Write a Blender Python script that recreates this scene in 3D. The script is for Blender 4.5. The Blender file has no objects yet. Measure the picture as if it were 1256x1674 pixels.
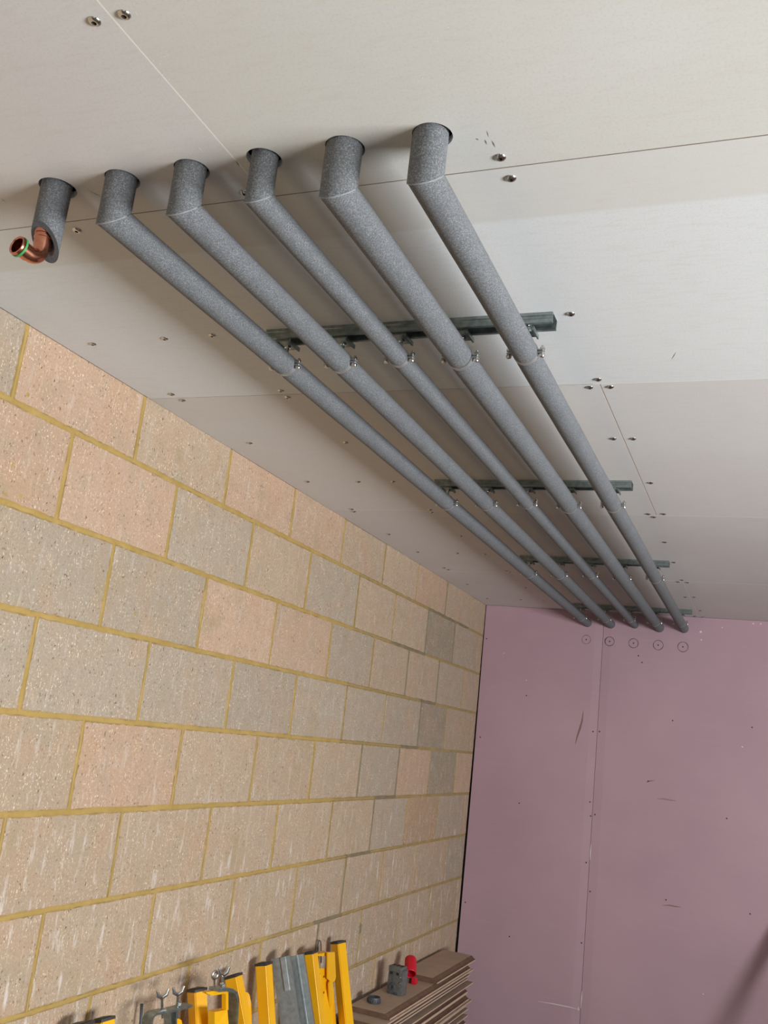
import bpy, bmesh, math, random
from mathutils import Vector, Matrix, noise

C = bpy.context.scene
COL = C.collection
random.seed(7)
H = 2.4                       # ceiling height
L = 5.19                      # depth of the far pink wall
PI = math.pi

# ------------------------------------------------------------------ camera
RIGHT = Vector((0.92400536, 0.36547479, 0.11243784))
FWD = Vector((-0.38196308, 0.89591345, 0.22681114))
UP = Vector((-0.01784082, -0.25252181, 0.96742671))
CAM = Vector((1.58593758, -0.23596445, H - 0.81450866))
FPX = 1550.69759
cd = bpy.data.cameras.new('camera'); cam = bpy.data.objects.new('camera', cd); COL.objects.link(cam)
m3 = Matrix((RIGHT, UP, -FWD)).transposed()
cam.matrix_world = Matrix.Translation(CAM) @ m3.to_4x4()
cd.sensor_fit = 'VERTICAL'; cd.sensor_height = 36.0; cd.lens = 36.0 * FPX / 1674.0
cd.clip_start = 0.02
C.camera = cam

# ------------------------------------------------------------------ light and exposure
vs = C.view_settings
vs.view_transform = 'Standard'; vs.look = 'None'; vs.gamma = 1.0; vs.use_curve_mapping = False
vs.exposure = 0.0
w = bpy.data.worlds.new('daylight'); C.world = w; w.use_nodes = True
w.node_tree.nodes['Background'].inputs[0].default_value = (0.80, 0.90, 1.0, 1)
w.node_tree.nodes['Background'].inputs[1].default_value = 0.25

def window_light(name, loc, rot, sx, sy, power, col):
    ld = bpy.data.lights.new(name, 'AREA'); ld.shape = 'RECTANGLE'; ld.size = sx; ld.size_y = sy
    ld.energy = power; ld.color = col
    o = bpy.data.objects.new(name, ld); COL.objects.link(o); o.location = loc; o.rotation_euler = rot
    return o
# daylight through the wide opening in the right wall and the door opening behind the camera
window_light('window_daylight', (5.0, 0.55, 0.95), (0, PI / 2 + 0.75, 0), 1.2, 2.2, 360, (0.97, 0.985, 1.0))
window_light('door_daylight', (2.3, -2.24, 1.10), (PI / 2, 0, 0), 1.3, 1.8, 5, (0.96, 0.98, 1.0))
C.cycles.use_denoising = True
C.cycles.max_bounces = 10
C.cycles.diffuse_bounces = 6

# ------------------------------------------------------------------ helpers
def at(px, py, axis, val):
    """the point of the room seen at a spot of the photo, on the plane axis = val"""
    d = RIGHT * ((px - 628) / FPX) + FWD - UP * ((py - 837) / FPX)
    t = (val - CAM[axis]) / d[axis]
    return CAM + d * t

def srgb(r, g, b):
    f = lambda c: (c / 255) / 12.92 if c / 255 <= 0.04045 else (((c / 255) + 0.055) / 1.055) ** 2.4
    return (f(r), f(g), f(b), 1)

def obj(name, bm, mat, parent=None, smooth=False):
    me = bpy.data.meshes.new(name)
    bmesh.ops.recalc_face_normals(bm, faces=bm.faces[:])
    bm.to_mesh(me); bm.free()
    if smooth:
        for p in me.polygons: p.use_smooth = True
        if smooth is not True:
            me.set_sharp_from_angle(angle=math.radians(smooth))
    for m in (mat if isinstance(mat, (list, tuple)) else [mat]): me.materials.append(m)
    o = bpy.data.objects.new(name, me); COL.objects.link(o)
    if parent: o.parent = parent
    return o

def tag(o, label, cat, group=None):
    o['label'] = label; o['category'] = cat
    if group: o['group'] = group
    return o

def thing(name, label, cat, loc=(0, 0, 0), rot=(0, 0, 0), group=None):
    o = bpy.data.objects.new(name, None); COL.objects.link(o)
    o.location = loc; o.rotation_euler = rot; o.empty_display_size = 0.03
    return tag(o, label, cat, group)

def struct(name, bm, mat, smooth=False):
    o = obj(name, bm, mat, None, smooth); o['kind'] = 'structure'; return o

def box(bm, a, b, mi=0):
    vs_ = [bm.verts.new((x, y, z)) for x in (a[0], b[0]) for y in (a[1], b[1]) for z in (a[2], b[2])]
    fs = [(0, 1, 3, 2), (4, 6, 7, 5), (0, 4, 5, 1), (2, 3, 7, 6), (0, 2, 6, 4), (1, 5, 7, 3)]
    out = []
    for f in fs:
        fc = bm.faces.new([vs_[i] for i in f]); fc.material_index = mi; out.append(fc)
    return out

def bevel(bm, w_, seg=2):
    bmesh.ops.bevel(bm, geom=bm.edges[:], offset=w_, segments=seg, affect='EDGES', profile=0.6)

def frame_for(t):
    t = t.normalized(); a = Vector((0, 0, 1)) if abs(t.z) < 0.9 else Vector((1, 0, 0))
    u = t.cross(a).normalized(); v = t.cross(u).normalized(); return u, v

def tube(bm, pts, r, n=16, cap=True, mi=0):
    """round tube through points; r number or list"""
    pts = [Vector(p) for p in pts]; rings = []
    u = v = None
    for i, p in enumerate(pts):
        t = (pts[min(i + 1, len(pts) - 1)] - pts[max(i - 1, 0)]).normalized()
        if u is None: u, v = frame_for(t)
        else:
            u = (u - t * u.dot(t)).normalized(); v = t.cross(u)
        rr = r[i] if isinstance(r, (list, tuple)) else r
        rings.append([bm.verts.new(p + (u * math.cos(k * 2 * PI / n) + v * math.sin(k * 2 * PI / n)) * rr) for k in range(n)])
    for a, b in zip(rings, rings[1:]):
        for k in range(n):
            f = bm.faces.new((a[k], a[(k + 1) % n], b[(k + 1) % n], b[k])); f.material_index = mi
    if cap:
        for rg in (rings[0], rings[-1]):
            f = bm.faces.new(rg); f.material_index = mi
    return rings

def lathe(bm, prof, n=20, axis=2, org=(0, 0, 0), mi=0):
    """prof: (radius, height) pairs round the given axis"""
    rings = []
    for r, h in prof:
        ring = []
        if r < 1e-6:
            c = [0, 0, 0]; c[axis] = h
            ring = [bm.verts.new(Vector(org) + Vector(c))]
        else:
            for k in range(n):
                a = 2 * PI * k / n; c = [0, 0, 0]; c[axis] = h
                c[(axis + 1) % 3] = r * math.cos(a); c[(axis + 2) % 3] = r * math.sin(a)
                ring.append(bm.verts.new(Vector(org) + Vector(c)))
        rings.append(ring)
    for a, b in zip(rings, rings[1:]):
        for k in range(n):
            if len(a) == 1 and len(b) == 1: continue
            if len(a) == 1: f = bm.faces.new((a[0], b[k], b[(k + 1) % n]))
            elif len(b) == 1: f = bm.faces.new((a[k], a[(k + 1) % n], b[0]))
            else: f = bm.faces.new((a[k], a[(k + 1) % n], b[(k + 1) % n], b[k]))
            f.material_index = mi

def extrude_poly(bm, pts, vec, mi=0):
    a = [bm.verts.new(p) for p in pts]; b = [bm.verts.new(Vector(p) + Vector(vec)) for p in pts]
    n = len(a)
    fs = [bm.faces.new(a), bm.faces.new(list(reversed(b)))]
    for k in range(n): fs.append(bm.faces.new((a[k], b[k], b[(k + 1) % n], a[(k + 1) % n])))
    for f in fs: f.material_index = mi

def strap(bm, pts, width_vec, th):
    """flat bar: centre line pts, width along width_vec, thickness th"""
    pts = [Vector(p) for p in pts]; wv = Vector(width_vec); rings = []
    for i, p in enumerate(pts):
        t = (pts[min(i + 1, len(pts) - 1)] - pts[max(i - 1, 0)]).normalized()
        nn = t.cross(wv).normalized() * th / 2
        rings.append([bm.verts.new(p + wv / 2 + nn), bm.verts.new(p + wv / 2 - nn), bm.verts.new(p - wv / 2 - nn), bm.verts.new(p - wv / 2 + nn)])
    for a, b in zip(rings, rings[1:]):
        for k in range(4): bm.faces.new((a[k], a[(k + 1) % 4], b[(k + 1) % 4], b[k]))
    bm.faces.new(rings[0]); bm.faces.new(list(reversed(rings[-1])))

# ------------------------------------------------------------------ materials
def newmat(name, col=(0.8, 0.8, 0.8, 1), rough=0.6, metal=0.0):
    m = bpy.data.materials.new(name); m.use_nodes = True
    b = m.node_tree.nodes['Principled BSDF']
    b.inputs['Base Color'].default_value = col; b.inputs['Roughness'].default_value = rough; b.inputs['Metallic'].default_value = metal
    return m, m.node_tree, b

def N(nt, t, **kw):
    n = nt.nodes.new(t)
    for k, v in kw.items():
        if k in n.inputs.keys() if hasattr(n.inputs, 'keys') else False: n.inputs[k].default_value = v
        else: setattr(n, k, v)
    return n

def coords(nt, scale=(1, 1, 1)):
    g = nt.nodes.new('ShaderNodeTexCoord'); mp = nt.nodes.new('ShaderNodeMapping')
    mp.inputs['Scale'].default_value = scale
    nt.links.new(g.outputs['Object'], mp.inputs['Vector']); return mp.outputs['Vector']

def nz(nt, vec, scale, detail=3, rough=0.55):
    n = nt.nodes.new('ShaderNodeTexNoise'); n.inputs['Scale'].default_value = scale
    n.inputs['Detail'].default_value = detail; n.inputs['Roughness'].default_value = rough
    nt.links.new(vec, n.inputs['Vector']); return n.outputs['Fac']

def ramp(nt, fac, stops):
    r = nt.nodes.new('ShaderNodeValToRGB'); e = r.color_ramp.elements
    while len(e) < len(stops): e.new(0.5)
    for i, (p, c) in enumerate(stops): e[i].position = p; e[i].color = c if len(c) == 4 else (*c, 1)
    nt.links.new(fac, r.inputs['Fac']); return r.outputs['Color']

def mix(nt, a, b, fac, mode='MIX'):
    n = nt.nodes.new('ShaderNodeMix'); n.data_type = 'RGBA'; n.blend_type = mode
    for sock, v in ((n.inputs['Factor'], fac), (n.inputs['A'], a), (n.inputs['B'], b)): pass
    fi = [s for s in n.inputs if s.name == 'Factor' and s.type == 'VALUE'][0]
    ai = [s for s in n.inputs if s.name == 'A' and s.type == 'RGBA'][0]
    bi = [s for s in n.inputs if s.name == 'B' and s.type == 'RGBA'][0]
    for s, v in ((fi, fac), (ai, a), (bi, b)):
        if isinstance(v, bpy.types.NodeSocket): nt.links.new(v, s)
        else: s.default_value = v
    return [s for s in n.outputs if s.type == 'RGBA'][0]

def bump(nt, bsdf, h, strength=0.3, dist=0.001):
    b = nt.nodes.new('ShaderNodeBump'); b.inputs['Strength'].default_value = strength; b.inputs['Distance'].default_value = dist
    nt.links.new(h, b.inputs['Height']); nt.links.new(b.outputs['Normal'], bsdf.inputs['Normal'])

def attr(nt, name):
    a = nt.nodes.new('ShaderNodeAttribute'); a.attribute_name = name; return a.outputs['Color']

W1 = (1, 1, 1, 1); K1 = (0, 0, 0, 1)
# plasterboard ceiling: board tint from an attribute, faint paper streaks
def mat_ceiling():
    m, nt, b = newmat('plasterboard_paper', rough=0.75)
    v = coords(nt, (2.2, 11, 2)); s = nz(nt, v, 9, 5, 0.65)
    v2 = coords(nt); cloud = nz(nt, v2, 2.2, 3); fib = nz(nt, v2, 260, 2)
    a = mix(nt, attr(nt, 'tint'), srgb(186, 180, 172), ramp(nt, s, [(0.50, K1), (0.85, (0.30, 0.30, 0.30))]))
    a = mix(nt, a, srgb(222, 224, 224), ramp(nt, cloud, [(0.45, K1), (0.75, (0.28, 0.28, 0.28))]))
    a = mix(nt, a, srgb(170, 164, 154), ramp(nt, fib, [(0.5, K1), (0.9, (0.35, 0.35, 0.35))]))
    sp = nt.nodes.new('ShaderNodeSeparateXYZ'); nt.links.new(v2, sp.inputs[0])
    mr = nt.nodes.new('ShaderNodeMapRange'); mr.inputs['From Min'].default_value = 1.078; mr.inputs['From Max'].default_value = 1.068
    nt.links.new(sp.outputs['Y'], mr.inputs['Value'])
    mg = nt.nodes.new('ShaderNodeMath'); mg.operation = 'GREATER_THAN'; mg.inputs[1].default_value = 0.934; nt.links.new(sp.outputs['Y'], mg.inputs[0])
    mm = nt.nodes.new('ShaderNodeMath'); mm.operation = 'MULTIPLY'; nt.links.new(mr.outputs['Result'], mm.inputs[0]); nt.links.new(mg.outputs[0], mm.inputs[1])
    m2 = nt.nodes.new('ShaderNodeMath'); m2.operation = 'MULTIPLY'; nt.links.new(mm.outputs[0], m2.inputs[0]); m2.inputs[1].default_value = 0.55
    a = mix(nt, a, srgb(202, 199, 191), m2.outputs[0])
    nt.links.new(a, b.inputs['Base Color']); bump(nt, b, s, 0.15, 0.0006); return m
def mat_plain(name, c1, c2, scale=8, rough=0.8, bs=0.2, bd=0.001, det=4):
    m, nt, b = newmat(name, rough=rough); v = coords(nt); n = nz(nt, v, scale, det)
    nt.links.new(ramp(nt, n, [(0.3, c1), (0.7, c2)]), b.inputs['Base Color'])
    if bs: bump(nt, b, nz(nt, v, scale * 20, 3), bs, bd)
    return m
M_ceil = mat_ceiling()
M_dark = newmat('dark_void', srgb(40, 36, 32), 0.95)[0]
M_seam_dark = newmat('board_edge_shadow', srgb(120, 104, 88), 0.9)[0]
M_seam_white = newmat('white_plaster_edge', srgb(232, 230, 224), 0.9)[0]
M_seam_tan = newmat('tan_paper_edge', srgb(178, 150, 126), 0.9)[0]
M_scuff = newmat('grey_scuff', srgb(120, 112, 104), 0.9)[0]
M_pencil = newmat('pencil_line', srgb(78, 58, 64), 0.9)[0]
M_smear = newmat('brown_scuff', srgb(140, 108, 100), 0.9)[0]
M_smear2 = newmat('faint_scuff', srgb(160, 122, 130), 0.9)[0]
M_white = newmat('white_chip', srgb(226, 212, 214), 0.9)[0]
M_wallplain = mat_plain('plaster_plain', srgb(150, 140, 128), srgb(160, 150, 138), 3)
M_floor = mat_plain('dusty_screed', srgb(84, 74, 64), srgb(100, 90, 78), 5)
M_lumber = mat_plain('softwood', srgb(176, 136, 96), srgb(196, 158, 116), 9)

def mat_pink():
    m, nt, b = newmat('pink_fire_board', rough=0.62)
    v = coords(nt); big = nz(nt, v, 1.6, 3); v2 = coords(nt, (1, 1, 9)); st = nz(nt, v2, 5, 3)
    a = ramp(nt, big, [(0.3, srgb(178, 148, 160)), (0.7, srgb(189, 158, 169))])
    a = mix(nt, a, srgb(192, 164, 174), ramp(nt, st, [(0.55, K1), (0.85, (0.35, 0.35, 0.35))]))
    nt.links.new(a, b.inputs['Base Color']); bump(nt, b, nz(nt, v, 180, 2), 0.08, 0.0004); return m
M_pink = mat_pink()

def mat_block():
    m, nt, b = newmat('concrete_block', rough=0.92)
    v = coords(nt); base = attr(nt, 'tint')
    g1 = nz(nt, v, 7, 4); g2 = nz(nt, v, 90, 4, 0.7); g3 = nz(nt, v, 260, 2)
    vd = coords(nt, (1, 2.6, 0.55)); drip = nz(nt, vd, 17, 5, 0.65)
    a = mix(nt, base, srgb(182, 144, 112), ramp(nt, g1, [(0.46, K1), (0.74, (0.42, 0.42, 0.42))]))
    a = mix(nt, a, srgb(158, 148, 130), ramp(nt, nz(nt, v, 11, 3), [(0.50, K1), (0.75, (0.45, 0.45, 0.45))]))
    a = mix(nt, a, srgb(120, 98, 78), ramp(nt, g2, [(0.56, K1), (0.76, (0.5, 0.5, 0.5))]))
    a = mix(nt, a, srgb(222, 204, 180), ramp(nt, g3, [(0.56, K1), (0.80, (0.5, 0.5, 0.5))]))
    # pale aggregate grains, dark pits, long scratches
    gv = coords(nt, (1, 1.5, 0.9)); gn = nz(nt, gv, 150, 2, 0.5); big = nz(nt, v, 19, 2)
    gm = mix(nt, K1, ramp(nt, gn, [(0.60, K1), (0.66, (0.85, 0.85, 0.85))]), ramp(nt, big, [(0.40, (0.15, 0.15, 0.15)), (0.62, W1)]))
    a = mix(nt, a, srgb(232, 216, 190), gm)
    pn = nz(nt, coords(nt, (1, 1.6, 1.0)), 105, 2, 0.55)
    pm = mix(nt, K1, ramp(nt, pn, [(0.62, K1), (0.68, W1)]), ramp(nt, nz(nt, v, 23, 2), [(0.42, (0.1, 0.1, 0.1)), (0.60, W1)]))
    a = mix(nt, a, srgb(98, 78, 58), pm)
    sc = nz(nt, coords(nt, (1, 5.0, 0.7)), 26, 3, 0.6)
    a = mix(nt, a, srgb(218, 198, 172), ramp(nt, sc, [(0.60, K1), (0.72, (0.45, 0.45, 0.45))]))
    yl = nz(nt, v, 5.5, 4, 0.6)
    a = mix(nt, a, srgb(160, 138, 96), ramp(nt, yl, [(0.56, K1), (0.74, (0.40, 0.40, 0.40))]))
    # white salt bloom, stronger low down on the wall where the photo shows it
    sep = nt.nodes.new('ShaderNodeSeparateXYZ'); nt.links.new(v, sep.inputs[0])
    low = nt.nodes.new('ShaderNodeMapRange'); low.inputs['From Min'].default_value = 1.55; low.inputs['From Max'].default_value = 0.75
    low.inputs['To Min'].default_value = 0.25; low.inputs['To Max'].default_value = 1.0
    nt.links.new(sep.outputs['Z'], low.inputs['Value'])
    dm = ramp(nt, drip, [(0.565, K1), (0.68, (0.8, 0.8, 0.8))])
    dm2 = mix(nt, K1, dm, low.outputs['Result'])
    a = mix(nt, a, srgb(222, 214, 208), dm2)
    nt.links.new(a, b.inputs['Base Color'])
    hs = mix(nt, g2, K1, pm); bump(nt, b, hs, 0.55, 0.0025)
    return m
M_block = mat_block()
def mat_mortar():
    m, nt, b = newmat('yellow_mortar', rough=0.95)
    v = coords(nt); n = nz(nt, v, 14, 4); n2 = nz(nt, v, 120, 3)
    a = ramp(nt, n, [(0.3, srgb(164, 136, 74)), (0.7, srgb(180, 152, 92))])
    a = mix(nt, a, srgb(150, 118, 58), ramp(nt, n2, [(0.55, K1), (0.8, (0.6, 0.6, 0.6))]))
    nt.links.new(a, b.inputs['Base Color']); bump(nt, b, n2, 0.5, 0.002); return m
M_mortar = mat_mortar()
M_mortar_far = mat_plain('pale_far_mortar', srgb(152, 130, 84), srgb(168, 146, 100), 14)
M_mortar_olive = mat_plain('smeared_olive_mortar', srgb(136, 112, 62), srgb(164, 138, 84), 30)
M_mortar_grey = mat_plain('grey_repair_mortar', srgb(118, 106, 80), srgb(138, 126, 98), 20)

def mat_foam():
    m, nt, b = newmat('grey_foam_insulation', rough=0.85)
    v = coords(nt); s = nz(nt, v, 460, 3, 0.7); s2 = nz(nt, v, 28, 3)
    a = ramp(nt, s, [(0.30, srgb(72, 75, 79)), (0.50, srgb(99, 102, 105)), (0.70, srgb(146, 148, 150))])
    a = mix(nt, a, srgb(90, 92, 95), ramp(nt, s2, [(0.45, K1), (0.7, (0.35, 0.35, 0.35))]))
    nt.links.new(a, b.inputs['Base Color']); bump(nt, b, s, 0.35, 0.0008)
    return m
M_foam = mat_foam()
M_foam_cut = mat_plain('foam_cut_face', srgb(78, 82, 86), srgb(100, 104, 108), 240)
def mat_metal(name, c1, c2, rough, scale=60, metal=1.0):
    m, nt, b = newmat(name, rough=rough, metal=metal); v = coords(nt); n = nz(nt, v, scale, 3)
    nt.links.new(ramp(nt, n, [(0.3, c1), (0.7, c2)]), b.inputs['Base Color']); return m
M_galv = mat_metal('galvanised_steel', srgb(124, 136, 134), srgb(164, 174, 172), 0.42, 60, 0.85)
M_zinc = mat_metal('bright_zinc', srgb(200, 206, 206), srgb(226, 230, 230), 0.22)
M_band = mat_metal('dull_zinc_band', srgb(158, 160, 160), srgb(182, 184, 184), 0.5, 60, 0.75)
M_screw = mat_metal('polished_screw_steel', srgb(190, 188, 184), srgb(214, 212, 208), 0.18)
M_black = newmat('black_plastic', srgb(56, 52, 50), 0.55)[0]
M_socket = newmat('dark_recess', srgb(40, 36, 34), 0.7)[0]
M_copper = mat_metal('copper', srgb(196, 128, 104), srgb(214, 150, 124), 0.24)
M_greenring = newmat('green_seal', srgb(60, 150, 84), 0.5)[0]
def mat_yellow():
    m, nt, b = newmat('yellow_paint', rough=0.38); v = coords(nt)
    a = ramp(nt, nz(nt, v, 9, 3), [(0.3, srgb(240, 176, 8)), (0.7, srgb(246, 186, 20))])
    a = mix(nt, a, srgb(150, 104, 30), ramp(nt, nz(nt, v, 70, 3), [(0.70, K1), (0.78, (0.7, 0.7, 0.7))]))
    nt.links.new(a, b.inputs['Base Color']); return m
M_yellow = mat_yellow()
M_stud = mat_metal('galvanised_stud', srgb(150, 158, 158), srgb(178, 186, 186), 0.42)
M_mdf = mat_plain('brown_board_face', srgb(178, 158, 138), srgb(192, 172, 152), 12)
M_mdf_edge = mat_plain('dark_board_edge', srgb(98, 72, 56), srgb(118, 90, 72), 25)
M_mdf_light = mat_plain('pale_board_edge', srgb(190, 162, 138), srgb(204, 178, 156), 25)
M_greyp = mat_plain('grey_cast_plastic', srgb(80, 82, 82), srgb(108, 110, 108), 60, 0.35, 0.4)
M_greyd = newmat('slate_grey_plastic', srgb(72, 76, 84), 0.5)[0]
M_red = newmat('red_plastic', srgb(204, 22, 44), 0.4)[0]
M_redd = newmat('deep_red_inside', srgb(150, 14, 30), 0.5)[0]

# ------------------------------------------------------------------ ceiling with its boards and the holes
def ceiling():
    bm = bmesh.new(); lay = bm.loops.layers.float_color.new('tint')
    X0, X1, Y0 = -0.0, 4.2, -2.2
    T = 0.0125; g = 0.0012
    ys = [Y0, 0.934, 1.774, 2.957, 4.140, L + 0.06]
    tints = {'a': srgb(206, 206, 200), 'b': srgb(216, 219, 220), 'c': srgb(208, 206, 204), 'd': srgb(208, 205, 202), 'e': srgb(204, 200, 198)}
    boards = [(X0, 0.8215, 0, 'c'), (0.8215, X1, 0, 'a'), (X0, X1, 1, 'b'), (X0, 1.2156, 2, 'd'), (1.2156, X1, 2, 'c'),
              (X0, X1, 3, 'e'), (X0, 1.2056, 4, 'e'), (1.2056, X1, 4, 'e')]
    for xa, xb, r, t in boards:
        fs = box(bm, (xa + (g if xa > X0 else 0), ys[r] + g, H), (xb - (g if xb < X1 else 0), ys[r + 1] - g, H + T))
        for f in fs:
            for l in f.loops: l[lay] = tints[t]
    me = bpy.data.meshes.new('tmp'); bm.to_mesh(me); bm.free()
    o = bpy.data.objects.new('tmp', me); COL.objects.link(o)
    cb = bmesh.new()
    for (cx, cy, r) in HOLES:
        lathe(cb, [(0, -0.05), (r, -0.05), (r, 0.05), (0, 0.05)], 40, 2, (cx, cy, H))
    bmesh.ops.recalc_face_normals(cb, faces=cb.faces[:])
    cme = bpy.data.meshes.new('cut'); cb.to_mesh(cme); cb.free(); co = bpy.data.objects.new('cut', cme); COL.objects.link(co)
    md = o.modifiers.new('b', 'BOOLEAN'); md.object = co; md.operation = 'DIFFERENCE'; md.solver = 'EXACT'
    dg = bpy.context.evaluated_depsgraph_get()
    me2 = bpy.data.meshes.new_from_object(o.evaluated_get(dg))
    bpy.data.objects.remove(o); bpy.data.objects.remove(co)
    bm = bmesh.new(); bm.from_mesh(me2)
    for f in bm.faces: f.material_index = 0
    # joint fillings, set just above the face of the boards
    def strip(a, b, mi): box(bm, a, b, mi)
    d = 0.0006
    strip((X0, 0.934 - g, H + d), (X1, 0.934 + g, H + T), 1)
    strip((X0, 1.774 - g, H + d), (1.2, 1.774 + g, H + T), 1)
    strip((1.2, 1.774 - g * 1.3, H + 0.0001), (X1, 1.774 + g * 1.3, H + T), 2)
    strip((X0, 2.957 - g, H + 0.0002), (X1, 2.957 + g, H + T), 2)
    strip((X0, 4.140 - g, H + d), (X1, 4.140 + g, H + T), 3)
    strip((0.8215 - g, Y0, H + 0.0001), (0.8215 + g, 0.934, H + T), 2)
    strip((1.2156 - g, 1.774, H + d), (1.2156 + g, 2.957, H + T), 3)
    strip((1.2056 - g, 4.14, H + d), (1.2056 + g, L, H + T), 2)
    # scuffs, drill dust and specks on the boards
    rr = random.Random(5)
    def mark(p, q, wd, mi):
        p = at(p[0], p[1], 2, H); q = at(q[0], q[1], 2, H); d_ = (q - p); nn = Vector((-d_.y, d_.x, 0)).normalized() * wd / 2; mid = (p + q) / 2
        f = bm.faces.new([bm.verts.new(c - Vector((0, 0, 0.0002))) for c in (p, mid + nn, q, mid - nn)]); f.material_index = mi
    for a_, b_, wd, mi in (((793, 228), (796, 236), .0022, 5), ((804, 229), (810, 241), .0022, 5), ((796, 213), (799, 224), .0012, 5), ((778, 226), (783, 229), .0025, 5),
                           ((385, 262), (392, 272), .002, 5), ((145, 312), (168, 322), .0015, 5), ((2, 325), (10, 330), .0015, 5), ((322, 237), (333, 250), .0016, 2),
                           ((1098, 588), (1106, 575), .0016, 5)): mark(a_, b_, wd, mi)
    for _ in range(60):
        k = rr.random()
        if k < .5: c = (rr.gauss(720, 16), rr.uniform(30, 190))
        elif k < .75: c = (rr.gauss(219, 8), rr.gauss(22, 9))
        else: c = (rr.gauss(262, 10), rr.gauss(105, 22))
        mark(c, (c[0] + rr.uniform(1, 3), c[1] + rr.uniform(-1.5, 2)), rr.uniform(.0008, .0022), 2)
    # closed dark void over the boards
    box(bm, (X0 - 0.1, Y0 - 0.1, H + 0.26), (X1 + 0.1, L + 0.1, H + 0.30), 4)
    for a, b in (((X0 - 0.1, Y0 - 0.1, H + T), (X0, L + 0.1, H + 0.26)), ((X1, Y0 - 0.1, H + T), (X1 + 0.1, L + 0.1, H + 0.26)),
                 ((X0, Y0 - 0.1, H + T), (X1, Y0, H + 0.26)), ((X0, L + 0.06, H + T), (X1, L + 0.1, H + 0.26))):
        box(bm, a, b, 4)
    struct('ceiling', bm, [M_ceil, M_seam_dark, M_seam_white, M_seam_tan, M_dark, M_scuff])

PX = [0.4727 + 0.1318 * i for i in range(6)]
PX[4] -= 0.0005
PY = 0.840
PD = [0.049, 0.0486, 0.0480, 0.0405, 0.0522, 0.0495]
PZ = [0, -0.069, -0.069, -0.065, -0.071, -0.067]
HOLES = [(PX[0] + 0.004, PY - 0.001, 0.031), (PX[1] + 0.002, PY, 0.0282), (PX[2] + 0.002, PY, 0.0280),
         (PX[3] - 0.001, PY - 0.001, 0.0272), (PX[4] + 0.001, PY, 0.0292), (PX[5] + 0.0025, PY, 0.0288)]
ceiling()

# ------------------------------------------------------------------ left block wall
ROWS = {0: [1.3, 1.754, 2.214, 2.665, 3.108, 3.556, 3.992, 4.443, 4.902], 1: [1.51, 1.964, 2.413, 2.851, 3.311, 3.739, 4.192, 4.636, 5.08],
        2: [1.737, 2.191, 2.645, 3.106, 3.544, 3.979, 4.434, 4.88], 3: [1.511, 1.96, 2.419, 2.865, 3.318, 3.754, 4.223, 4.639, 5.099],
        4: [1.743, 2.187, 2.64, 3.084, 3.543, 3.991, 4.441, 4.885], 5: [1.535, 1.963, 2.412, 2.854, 3.315, 3.748, 4.168, 4.643, 5.105],
        6: [1.725, 2.176, 2.621, 3.072, 3.511, 3.929, 4.387, 4.853], 7: [1.52, 1.963, 2.42, 2.863, 3.316, 3.748, 4.2, 4.65, 5.1],
        8: [1.73, 2.18, 2.63, 3.08, 3.53, 3.969, 4.42, 4.87], 9: [1.52, 1.97, 2.42, 2.87, 3.32, 3.77, 4.22, 4.67, 5.12], 10: [1.73, 2.18, 2.63, 3.08, 3.53, 3.98, 4.43, 4.88]}
P_, G_, B_, D_, R_ = srgb(182, 154, 130), srgb(164, 150, 132), srgb(173, 152, 129), srgb(146, 134, 115), srgb(164, 137, 110)
TINT = {0: 'GPBPPBBPBB', 1: 'PPGBGBBDGB', 2: 'GGPPGBBGB', 3: 'GGGGGGGDBB', 4: 'BPBBBGPDP', 5: 'BBBBBBGRGB', 6: 'BBBBBBBBG', 7: 'BBBBBBBBBB', 8: 'BBBBBBBBB', 9: 'BBBBBBBBBB', 10: 'BBBBBBBBB'}
TM = {'P': P_, 'G': G_, 'B': B_, 'D': D_, 'R': R_}

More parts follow.
